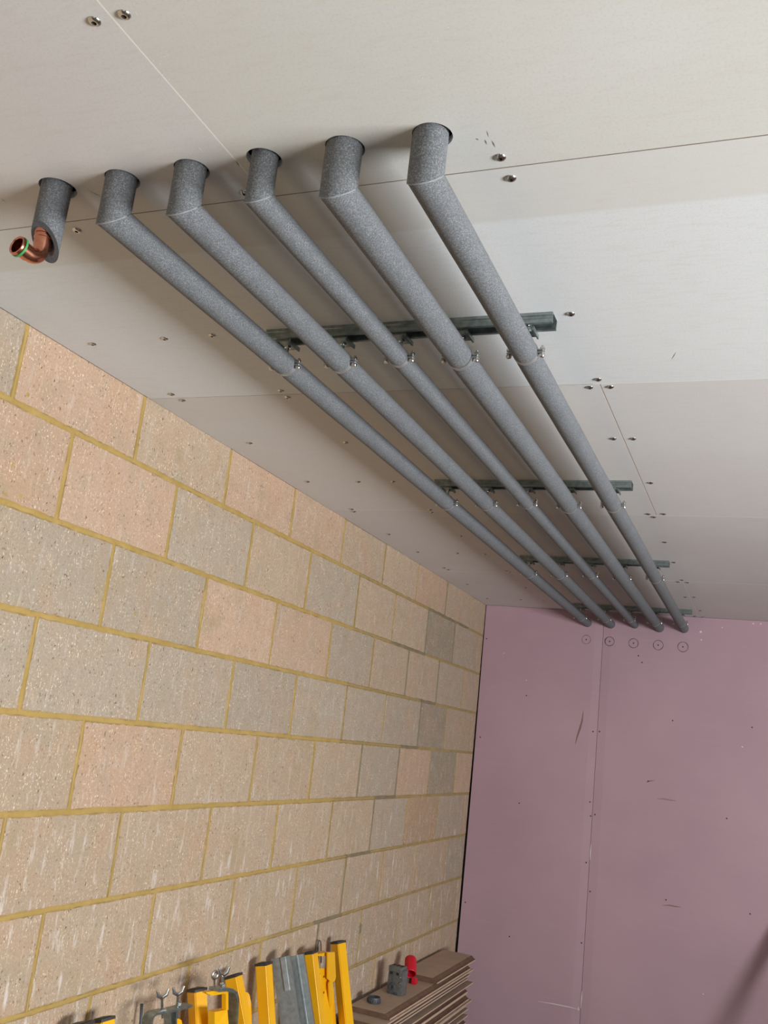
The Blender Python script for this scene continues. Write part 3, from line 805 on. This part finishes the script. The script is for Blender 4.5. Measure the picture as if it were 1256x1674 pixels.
# dark screws in the pink wall
WS = [((1044, 1072), 'upper of two close below the middle pencil circle'), ((1050, 1083), 'lower of two close below the middle pencil circle'), ((861, 1137), 'upper left, level with the brown scuff'),
      ((1100, 1178), 'below the rightmost pencil circle'), ((1230, 1189), 'near the right edge of the picture, upper part'), ((970, 1196), 'left of the upright joint, at scuff height'),
      ((980.5, 1196), 'right of the upright joint, at scuff height'), ((1060, 1277), 'in a small scuff mid-wall'), ((964.7, 1311), 'left of the upright joint, above the close pair'),
      ((973, 1331.6), 'right one of the close pair on the upright joint'), ((966, 1334), 'left one of the close pair on the upright joint'), ((849, 1313), 'mid height, midway between block wall and joint'),
      ((958.6, 1410), 'left of the upright joint beside its white chip'), ((965, 1457.5), 'on the upright joint in the lower part'), ((1089, 1471), 'just above the lower dark scuff'),
      ((1226.6, 1494), 'near the right edge of the picture, lower part'), ((761, 1475), 'at the left edge beside the dark gap'), ((833, 1531), 'low between the board stack and the joint'),
      ((951, 1541.6), 'lowest one on the upright joint'), ((1188.6, 1338), 'right part at mid height, faint'), ((794, 1044), 'top left corner beside the block wall'), ((785.5, 1205), 'left edge at the height of the fourth block course')]
bm = bmesh.new(); lathe(bm, [(0.0036, 0.0), (0.0036, -0.0008), (0.0024, -0.0014), (0.0010, -0.0014), (0, -0.0006)], 12, 1)
ws0 = obj('wall_screw', bm, M_socket, None, 30); first = True
for (px, py), s in WS:
    o = ws0 if first else ws0.copy()
    if not first: COL.objects.link(o)
    first = False
    p = at(px, py, 1, L); o.location = (max(p.x, 0.021), L - 0.0001 + (0.0012 if abs(p.x - .6955) < .02 else 0), p.z)
    tag(o, 'black screw in the pink wall, ' + s, 'screw', 'black screws in the pink wall')

# ------------------------------------------------------------------ yellow posts and steel leaning on the block wall
def lean_thing(name, label, cat, top_px, xt, xb, group=None, yaw=0.0):
    """an Empty on the floor whose local z runs up the leaning axis"""
    T = at(top_px[0], top_px[1], 0, xt)
    base = Vector((xb, T.y, 0.0)); ax = (T - base); ln = ax.length
    ang = math.atan2(ax.x, ax.z)
    t = thing(name, label, cat, base, (0, 0, 0), group)
    t.rotation_euler = (Matrix.Rotation(ang, 3, 'Y') @ Matrix.Rotation(yaw, 3, 'Z')).to_euler()
    return t, ln
def post(label, top_px, xt, xb, yaw=0.0, s=0.042, mat=None, foot=True, name='steel_post'):
    t, ln = lean_thing(name, label, 'post', top_px, xt, xb, 'box-section posts leaning on the block wall', yaw)
    bm = bmesh.new(); h = s / 2
    box(bm, (-h, -h, 0.012), (h, h, ln - 0.008)); bmesh.ops.bevel(bm, geom=[e for e in bm.edges if abs((e.verts[0].co - e.verts[1].co).z) > 0.1], offset=0.003, segments=3, affect='EDGES')
    obj('box_tube', bm, mat or M_yellow, t, 40)
    bm = bmesh.new(); box(bm, (-h - .0012, -h - .0012, ln - 0.009), (h + .0012, h + .0012, ln - 0.001)); bevel(bm, 0.002)
    box(bm, (-h + .006, -h + .006, ln - 0.0012), (h - .006, h - .006, ln + 0.0004))
    c = obj('end_cap', bm, M_black, t, 40); c['label'] = 'black plastic end cap'
    return t, ln
post('yellow steel post with black cap, tallest and last before the stacked boards', (553, 1538), 0.05, 0.255, -0.42)
post('yellow steel post with black cap between the grey studs and the yellow bracket', (507, 1555), 0.05, 0.275, 0.0)
t430, _ = post('yellow steel post with scratched front, just left of the grey metal studs', (431, 1573), 0.05, 0.245, -0.03)
post('slanting yellow steel post behind the right wing-bolt clamp', (381, 1593), 0.05, 0.40, 0.02)
post('yellow steel post with black cap between the two wing-bolt clamps', (322, 1615), 0.05, 0.25, -0.42)
post('yellow steel post with black cap low in the bottom left', (168, 1663), 0.05, 0.31, -0.25)
post('grey galvanised post with black cap, leftmost at the bottom edge', (130, 1672), 0.05, 0.30, 0.1, 0.05, M_galv)

def P(px, py, x): return at(px, py, 0, x)
# flat yellow plates behind the posts
def plate(label, outline, x, th, name='yellow_plate', mat=None):
    pts = [P(a, b, x) for a, b in outline]
    org = Vector((x, sum(p.y for p in pts) / len(pts), 0.0))
    t = thing(name, label, 'metal plate', org)
    # carry the plate down to the floor at a lean
    low = sorted(range(len(pts)), key=lambda k: pts[k].z)[:2]
    bm = bmesh.new(); q = [p - org for p in pts]
    extrude_poly(bm, q, (-th, 0, 0)); obj('plate_face', bm, mat or M_yellow, t)
    return t
def tall_plate(label, top_outline, x, th, xb, name):
    """plate whose top outline is seen, running down to the floor"""
    pts = [P(a, b, x) for a, b in top_outline]
    a, b = pts[0], pts[-1]
    zz = min(a.z, b.z)
    poly = pts + [Vector((xb, b.y, 0.004)), Vector((xb, a.y, 0.004))]
    org = Vector((xb, (a.y + b.y) / 2, 0.0)); t = thing(name, label, 'metal plate', org)
    bm = bmesh.new(); extrude_poly(bm, [p - org for p in poly], (-th, 0, 0)); obj('plate_face', bm, M_yellow, t)
    return t
tall_plate('yellow rounded plate leaning behind the slanting yellow post', [(395, 1674), (396, 1627), (398, 1622.5), (405, 1622), (408, 1626), (411, 1640), (412, 1674)], 0.03, 0.004, 0.16, 'rounded_plate')
tall_plate('narrow yellow plate edge between the scratched post and the grey studs', [(443, 1674), (443.5, 1604), (447, 1604), (449, 1610), (450, 1674)], 0.04, 0.004, 0.17, 'narrow_plate')
tall_plate('small dull yellow rounded plate under the left wing-bolt clamp', [(284, 1674), (285, 1668), (288, 1665.5), (293, 1665.5), (297, 1668), (298, 1674)], 0.04, 0.006, 0.16, 'small_plate')

# galvanised metal studs
def cstud(label, top_px, xt, xb, wd, fl, ribs, yaw, name='metal_stud'):
    t, ln = lean_thing(name, label, 'metal stud', top_px, xt, xb, 'grey metal studs', yaw)
    h = wd / 2; th = 0.0012
    prof = [(-h, fl), (-h, 0)]
    for rx, rw, rh in ribs: prof += [(rx - rw / 2 - .001, 0), (rx - rw / 2, -rh), (rx + rw / 2, -rh), (rx + rw / 2 + .001, 0)]
    prof += [(h, 0), (h, fl)]
    outer = prof; inner = [(x * 0.985, y + th) for x, y in reversed(prof)]
    bm = bmesh.new(); extrude_poly(bm, [(x, y, 0.001) for x, y in outer + inner], (0, 0, ln - 0.001)); obj('stud_profile', bm, M_stud, t)
    return t, ln
ts, ln = cstud('grey metal stud with a short clip at its top, right of scratched post', (458.5, 1565), 0.055, 0.33, 0.062, 0.03, [], 0.35)
bm = bmesh.new(); extrude_poly(bm, [(-.004, 0, ln - .105), (0.0, -.006, ln - .105), (.014, -.006, ln - .105), (.018, 0, ln - .105)], (0, 0, .104)); cl = obj('top_clip', bm, M_zinc, ts); cl['label'] = 'short bright raised clip'
cstud('grey metal stud with one bright ridge, left of the capped yellow post', (482.5, 1562), 0.055, 0.33, 0.060, 0.03, [(0.006, 0.005, 0.004)], 0.35)

# yellow bracket frame between the last two posts
def bracket():
    x = 0.075
    org = P(532, 1600, x); org = Vector((x, org.y, 0))
    t = thing('yellow_bracket', 'yellow bracket with open slot and two small holes, between the last two yellow posts', 'bracket', org)
    def ex(outline, th, mat, nm, dx=0.0, par=None, down=False):
        bm = bmesh.new(); pts = [P(a, b, x + dx) - org for a, b in outline]
        if down:
            a, b = pts[0], pts[-1]
            pts = pts + [Vector((dx + .10, b.y, 0.002)), Vector((dx + .10, a.y, 0.002))]
        extrude_poly(bm, pts, (-th, 0, 0)); return obj(nm, bm, mat, par or t)
    ex([(519, 1674), (519, 1583), (541, 1583), (543, 1674)], 0.004, M_yellow, 'web_plate', 0, None, True)
    ex([(519, 1559.5), (538, 1557), (541, 1557), (541, 1563), (519.5, 1563)], 0.030, M_yellow, 'top_bar')
    ex([(541, 1674), (538, 1608), (540, 1604), (536, 1600), (536, 1557), (547.5, 1556), (549.5, 1597), (548, 1603), (544.5, 1606), (546, 1620), (550, 1674)], 0.005, M_yellow, 'side_flange', 0.016, None, True)
    for a, b in ((529.5, 1596.5), (529.5, 1622.5)):
        p = P(a, b, x + 0.0004) - org; bm = bmesh.new()
        lathe(bm, [(0, 0), (0.0038, 0), (0.0038, 0.0006), (0, 0.0006)], 12, 0, p); obj('hole', bm, M_socket, t)
    bm = bmesh.new(); tube(bm, [P(524, 1592, x + .004) - org, P(525, 1640, x + .004) - org, P(523.5, 1660, x + .004) - org, P(519, 1662, x + .004) - org], 0.0025, 8); obj('rib_rod', bm, M_yellow, t, True)
bracket()
# wire loop behind
def wire_loop():
    x = 0.012; org = Vector((x, P(522, 1560, x).y, 0))
    t = thing('wire_tie', 'thin dark wire hoop standing against the wall behind the yellow bracket', 'wire', org)
    bm = bmesh.new(); tube(bm, [P(a, b, x) - org for a, b in ((520, 1574), (519.5, 1545), (520.5, 1539), (522.5, 1537), (524.5, 1540), (525, 1548), (525, 1574))] , 0.0022, 8)
    tube(bm, [P(520, 1574, x) - org, Vector((0.05, 0, 0.003))], 0.0022, 8); obj('wire', bm, M_greyd, t, True)
wire_loop()
def rod():
    T = P(232, 1641, 0.02); B = Vector((0.12, T.y, 0.003)); org = Vector((0.12, T.y, 0))
    t = thing('thin_rod', 'thin dark metal rod leaning on the block wall left of the wing-bolt clamps', 'rod', org)
    bm = bmesh.new(); tube(bm, [T - org, T.lerp(B, .05) - org, B - org], [0.0045, 0.004, 0.004], 10); obj('rod_shaft', bm, M_greyd, t, True)
rod()

# wing-bolt clamps
def wing_bolt(par, org, top, bot, x, wings=True, nut=None):
    """threaded bolt from pixel top to pixel bot with wings or an eye at its head"""
    e = None
    a = P(top[0], top[1], x) - org; b = P(bot[0], bot[1], x) - org
    bm = bmesh.new(); tube(bm, [a, a.lerp(b, .25), b], [0.0042, 0.0036, 0.0036], 10)
    if wings:
        for s in (-1, 1):
            q = a + Vector((0.006 * s, -0.018 * -s, 0.020)); mid = a + Vector((0.004 * s, 0.013 * s, 0.006))
            tube(bm, [a, mid, q], [0.0050, 0.0055, 0.0038], 10)
    else:
        n = 16; R = 0.0095; c = a + Vector((0, 0, 0.010)); pr = None
        tube(bm, [c + Vector((0.3 * R * math.cos(k * 2 * PI / n), R * math.cos(k * 2 * PI / n), R * math.sin(k * 2 * PI / n))) for k in range(n + 1)], 0.0042, 8, False)
    o = obj('wing_bolt', bm, M_zinc, par, 50)
    if nut:
        c = P(nut[0], nut[1], x) - org; bm = bmesh.new()
        lathe(bm, [(0, -0.005), (0.0085, -0.005), (0.0085, 0.003), (0.006, 0.005), (0, 0.005)], 6, 2, c); obj('nut', bm, M_zinc, o, 30)
    return o
def clamp_left():
    x = 0.10; org = Vector((x + .02, P(275, 1660, x).y, 0))
    t = thing('wing_bolt_clamp', 'grey steel clamp with two winged bolts on top, left of the capped yellow post', 'clamp', org, group='grey steel wing-bolt clamps')
    bm = bmesh.new()
    pth = [P(a, b, x) for a, b in ((240.5, 1690), (241.5, 1668), (244, 1660), (249, 1656), (258, 1654), (270, 1652), (285, 1649), (308, 1642.5))]
    strap(bm, [Vector((org.x, pth[0].y, 0.003)) - org] + [p - org for p in pth], (0.030, 0, 0), 0.006); obj('bent_bar', bm, M_galv, t, 40)
    bm = bmesh.new(); pth = [P(a, b, x) for a, b in ((282, 1651), (281, 1665), (281, 1690))]
    strap(bm, [p - org for p in pth] + [Vector((org.x, pth[-1].y, 0.003)) - org], (0.030, 0, 0), 0.006)
    strap(bm, [P(273, 1654, x) - org, P(276, 1690, x) - org], (0.02, 0, 0), 0.004); obj('fixed_jaw', bm, M_galv, t, 40)
    wing_bolt(t, org, (264.5, 1631), (265.5, 1664), x, True, (267, 1651))
    wing_bolt(t, org, (290.5, 1626), (290.5, 1664), x, True, (292, 1640))
clamp_left()
def clamp_right():
    x = 0.13; org = Vector((x + .21, P(365, 1650, x).y, 0))
    t = thing('wing_bolt_clamp', 'steel clamp with eye bolt and wing bolt over a yellow slotted bracket', 'clamp', org, group='grey steel wing-bolt clamps')
    bm = bmesh.new(); pth = [P(a, b, x + .01) for a, b in ((350, 1617), (362, 1616), (372, 1617), (379, 1622), (382, 1632), (381, 1645), (379, 1680))]
    strap(bm, [p - org for p in pth] + [Vector((org.x, pth[-1].y, 0.003)) - org], (0.034, 0, 0), 0.009); obj('bent_bar', bm, M_galv, t, 40)
    def ex(outline, th, dx, nm, down=False):
        bm = bmesh.new(); pts = [P(a, b, x + dx) - org for a, b in outline]
        if down:
            a, b = pts[0], pts[-1]; pts = pts + [Vector((0, b.y, 0.002)), Vector((0, a.y, 0.002))]
        extrude_poly(bm, pts, (-th, 0, 0)); o = obj(nm, bm, M_yellow, t); o['label'] = 'yellow painted bracket piece'; return o
    ex([(337, 1622), (346, 1620.5), (371, 1619), (373.5, 1622), (373.5, 1651), (369.5, 1651), (369.5, 1626), (367, 1624.5), (347, 1628), (338, 1624)], 0.014, 0.012, 'slotted_arch')
    ex([(351, 1680), (351, 1654.5), (372, 1650.5), (373, 1680)], 0.022, 0.012, 'lower_box', True)
    wing_bolt(t, org, (350.5, 1600), (350.5, 1618), x + .008, False)
    wing_bolt(t, org, (365, 1594), (363.5, 1617), x + .008, True, (363.5, 1610))
clamp_right()

# ------------------------------------------------------------------ stack of moulded boards by the wall
ORD = ['', 'topmost', 'second', 'third', 'fourth', 'fifth', 'sixth', 'seventh', 'eighth', 'ninth', 'tenth', 'eleventh', 'twelfth', 'thirteenth', 'fourteenth',
       'fifteenth', 'sixteenth', 'seventeenth', 'eighteenth', 'nineteenth', 'twentieth', 'twenty-first', 'twenty-second', 'twenty-third', 'twenty-fourth', 'twenty-fifth', 'twenty-sixth']
def moulded(x0, x1, y0, y1, z0, th, up, name='moulded_board'):
    """skirting-like board lying flat; one long edge is an ogee"""
    if up: prof = [(x0, z0), (x1, z0), (x1, z0 + th * .30), (x1 - .004, z0 + th * .36), (x1 - .010, z0 + th * .46), (x1 - .018, z0 + th * .80), (x1 - .024, z0 + th * .98), (x1 - .030, z0 + th), (x0, z0 + th)]
    else: prof = [(x0, z0), (x1 - .030, z0), (x1 - .024, z0 + th * .02), (x1 - .018, z0 + th * .20), (x1 - .010, z0 + th * .54), (x1 - .004, z0 + th * .64), (x1, z0 + th * .70), (x1, z0 + th), (x0, z0 + th)]
    bm = bmesh.new(); org = Vector(((x0 + x1) / 2, (y0 + y1) / 2, z0))
    extrude_poly(bm, [Vector((a, y0, b)) - org for a, b in prof], (0, y1 - y0, 0))
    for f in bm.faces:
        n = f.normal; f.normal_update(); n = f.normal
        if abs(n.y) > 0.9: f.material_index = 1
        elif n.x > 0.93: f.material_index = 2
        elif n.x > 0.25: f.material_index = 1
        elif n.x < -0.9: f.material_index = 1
    o = obj(name, bm, [M_mdf, M_mdf_edge, M_mdf_light], None); o.location = org
    return o
rnd = random.Random(11)
ZT = H - 1.89
zz = ZT; levels = []
n = 0
while zz > 0.02:
    th = 0.0205 if zz > 0.06 else zz
    zz -= th; levels.append((zz, th))
    if zz < 0.003: break
nb = len(levels)
# bring the pile exactly down to the floor
sc = ZT / (ZT - levels[-1][0])
levels = [(ZT - (ZT - a) * sc, b * sc) for a, b in levels]
for k, (z0, th) in enumerate(levels):
    j = rnd.uniform
    y0 = 3.655 if k == 0 else (3.56 if k == 1 else 3.55 + j(-.03, .05)); y1 = 4.79 + j(-.025, .03); x1 = 0.205 + (0 if k == 0 else j(-.010, .012)) + (0.008 if k == 1 else 0)
    x0 = 0.022 + j(0, .006)
    up = (k % 2 == 0) if k < 2 else (rnd.random() < .55)
    o = moulded(x0, x1, y0, y1, z0 + 0.0001, th - 0.0012, k == 0 or up)
    col = 'carrying the red tube' if k == 0 else 'counted from its top'
    tag(o, f'brown moulded board, {ORD[k + 1]} full-length one of the stack, {col}', 'board', 'moulded boards stacked by the block wall')
o = moulded(0.020, 0.196, 4.27, 4.90, ZT + 0.0003, 0.022, True)
tag(o, 'short brown moulded offcut lying on the far end of the board stack', 'board', 'moulded boards stacked by the block wall')

# things on the stack
def on_stack():
    z = ZT - 0.0009
    # round grey cap
    p = at(611, 1639, 2, z); t = thing('round_cap', 'small round slate-grey plastic cap on the near end of the board stack', 'cap', (p.x, p.y, z))
    bm = bmesh.new(); lathe(bm, [(0.024, 0.0), (0.027, 0.002), (0.028, 0.018), (0.026, 0.023), (0.023, 0.0235), (0.021, 0.020), (0.019, 0.010), (0, 0.009)], 32, 2)
    lathe(bm, [(0, 0), (0.024, 0.0)], 32, 2)
    cp = obj('cap_body', bm, M_greyd, t, 35)
    bm = bmesh.new()
    for q in range(20):
        a = q * PI / 10; c = Vector((0.0278 * math.cos(a), 0.0278 * math.sin(a), 0.010)); tube(bm, [c - Vector((0, 0, .006)), c + Vector((0, 0, .006))], 0.0016, 6)
    obj('grip_ribs', bm, M_greyd, t, True)
    # grey block: cast box with ledge, boss, ears and slots
    p = at(650, 1626, 2, z); t = thing('fitting_block', 'grey cast box fitting with a round boss and slotted top, standing on the board stack', 'fitting', (p.x - 0.01, p.y + .01, z), (0, 0, -0.12))
    bm = bmesh.new(); box(bm, (-0.036, -0.024, 0.0), (0.036, 0.024, 0.100)); bevel(bm, 0.005, 2); obj('body', bm, M_greyp, t, 40)
    bm = bmesh.new(); box(bm, (-0.034, -0.030, 0.090), (0.028, 0.026, 0.112)); bevel(bm, 0.003, 2); led = obj('top_ledge', bm, M_greyp, t, 40)
    bm = bmesh.new()
    for q in range(3): box(bm, (-0.028 + q * .019, -0.012, 0.1118), (-0.017 + q * .019, 0.014, 0.1128))
    obj('top_slots', bm, M_socket, led)
    bm = bmesh.new()
    for q in range(2): box(bm, (-0.026 + q * .030, -0.0252, 0.078), (-0.014 + q * .030, -0.0235, 0.089))
    obj('front_slots', bm, M_socket, t)
    bm = bmesh.new(); lathe(bm, [(0.0, -0.0245), (0.006, -0.0245), (0.0075, -0.029), (0.013, -0.029), (0.015, -0.026), (0.015, -0.022)], 24, 1, (-0.012, 0, 0.030)); obj('round_boss', bm, M_greyd, t, 35)
    bm = bmesh.new()
    for zq in (0.050, 0.074): lathe(bm, [(0, -0.0275), (0.0035, -0.0275), (0.0048, -0.0255), (0.0048, -0.023)], 14, 1, (0.026, 0, zq)); 
    b = obj('bright_screw', bm, M_zinc, t, 35); b['label'] = 'two bright screw heads'
    bm = bmesh.new(); box(bm, (-0.030, -0.028, 0.0), (-0.016, -0.022, 0.010)); box(bm, (0.004, -0.028, 0.0), (0.018, -0.022, 0.010)); obj('feet', bm, M_greyd, t)
    # red tube on a short red foot, held on a dark neck
    p = at(673, 1608, 2, z); t = thing('red_tube', 'short red plastic tube with one open end beside the grey block on the board stack', 'tube', (p.x, p.y, z))
    a = Vector((0.0, -0.030, 0.045)); b_ = Vector((-0.026, 0.030, 0.098)); d = (b_ - a).normalized()
    bm = bmesh.new(); tube(bm, [a, a + d * .004, b_ - d * .010, b_ - d * .003, b_], [0.0262, 0.0272, 0.0272, 0.0245, 0.018], 30, False)
    u, v = frame_for(d)
    bm2 = bmesh.new()
    rb = obj('tube_body', bm, M_red, t, 50); md = rb.modifiers.new('s', 'SOLIDIFY'); md.thickness = 0.003; md.offset = -1
    bm2.free(); bm2 = bmesh.new(); tube(bm2, [b_ - d * 0.02, b_ - d * .001], [0.0225, 0.0175], 24, True); obj('closed_end', bm2, M_redd, t, 40)
    bm2 = bmesh.new(); box(bm2, (0.0, -0.010, 0.0), (0.022, 0.018, 0.026)); bevel(bm2, 0.003); obj('foot', bm2, M_red, t, 40)
    bm2 = bmesh.new(); tube(bm2, [Vector((-0.008, 0.004, 0.0)), Vector((-0.008, 0.004, 0.033))], 0.007, 14); k = obj('neck', bm2, M_black, t, 40); k['label'] = 'dark supporting neck'
on_stack()

# timber leaning on the pink wall just right of the picture: its shadow falls into the corner of the view
def batten():
    base = Vector((1.66, 4.62, 0)); top = Vector((1.655, L - 0.03, H - 1.52)); ax = top - base
    t = thing('timber_batten', 'softwood batten leaning on the pink wall at the right', 'timber', base)
    bm = bmesh.new(); s = 0.019
    u = Vector((1, 0, 0)); v = ax.normalized().cross(u).normalized()
    extrude_poly(bm, [u * s + v * s, -u * s + v * s, -u * s - v * s + Vector((0, 0, 0)), u * s - v * s], ax - Vector((0, 0, 0))); bmesh.ops.translate(bm, verts=bm.verts, vec=(0, 0, 0.018))
    obj('batten_body', bm, M_lumber, t)
batten()
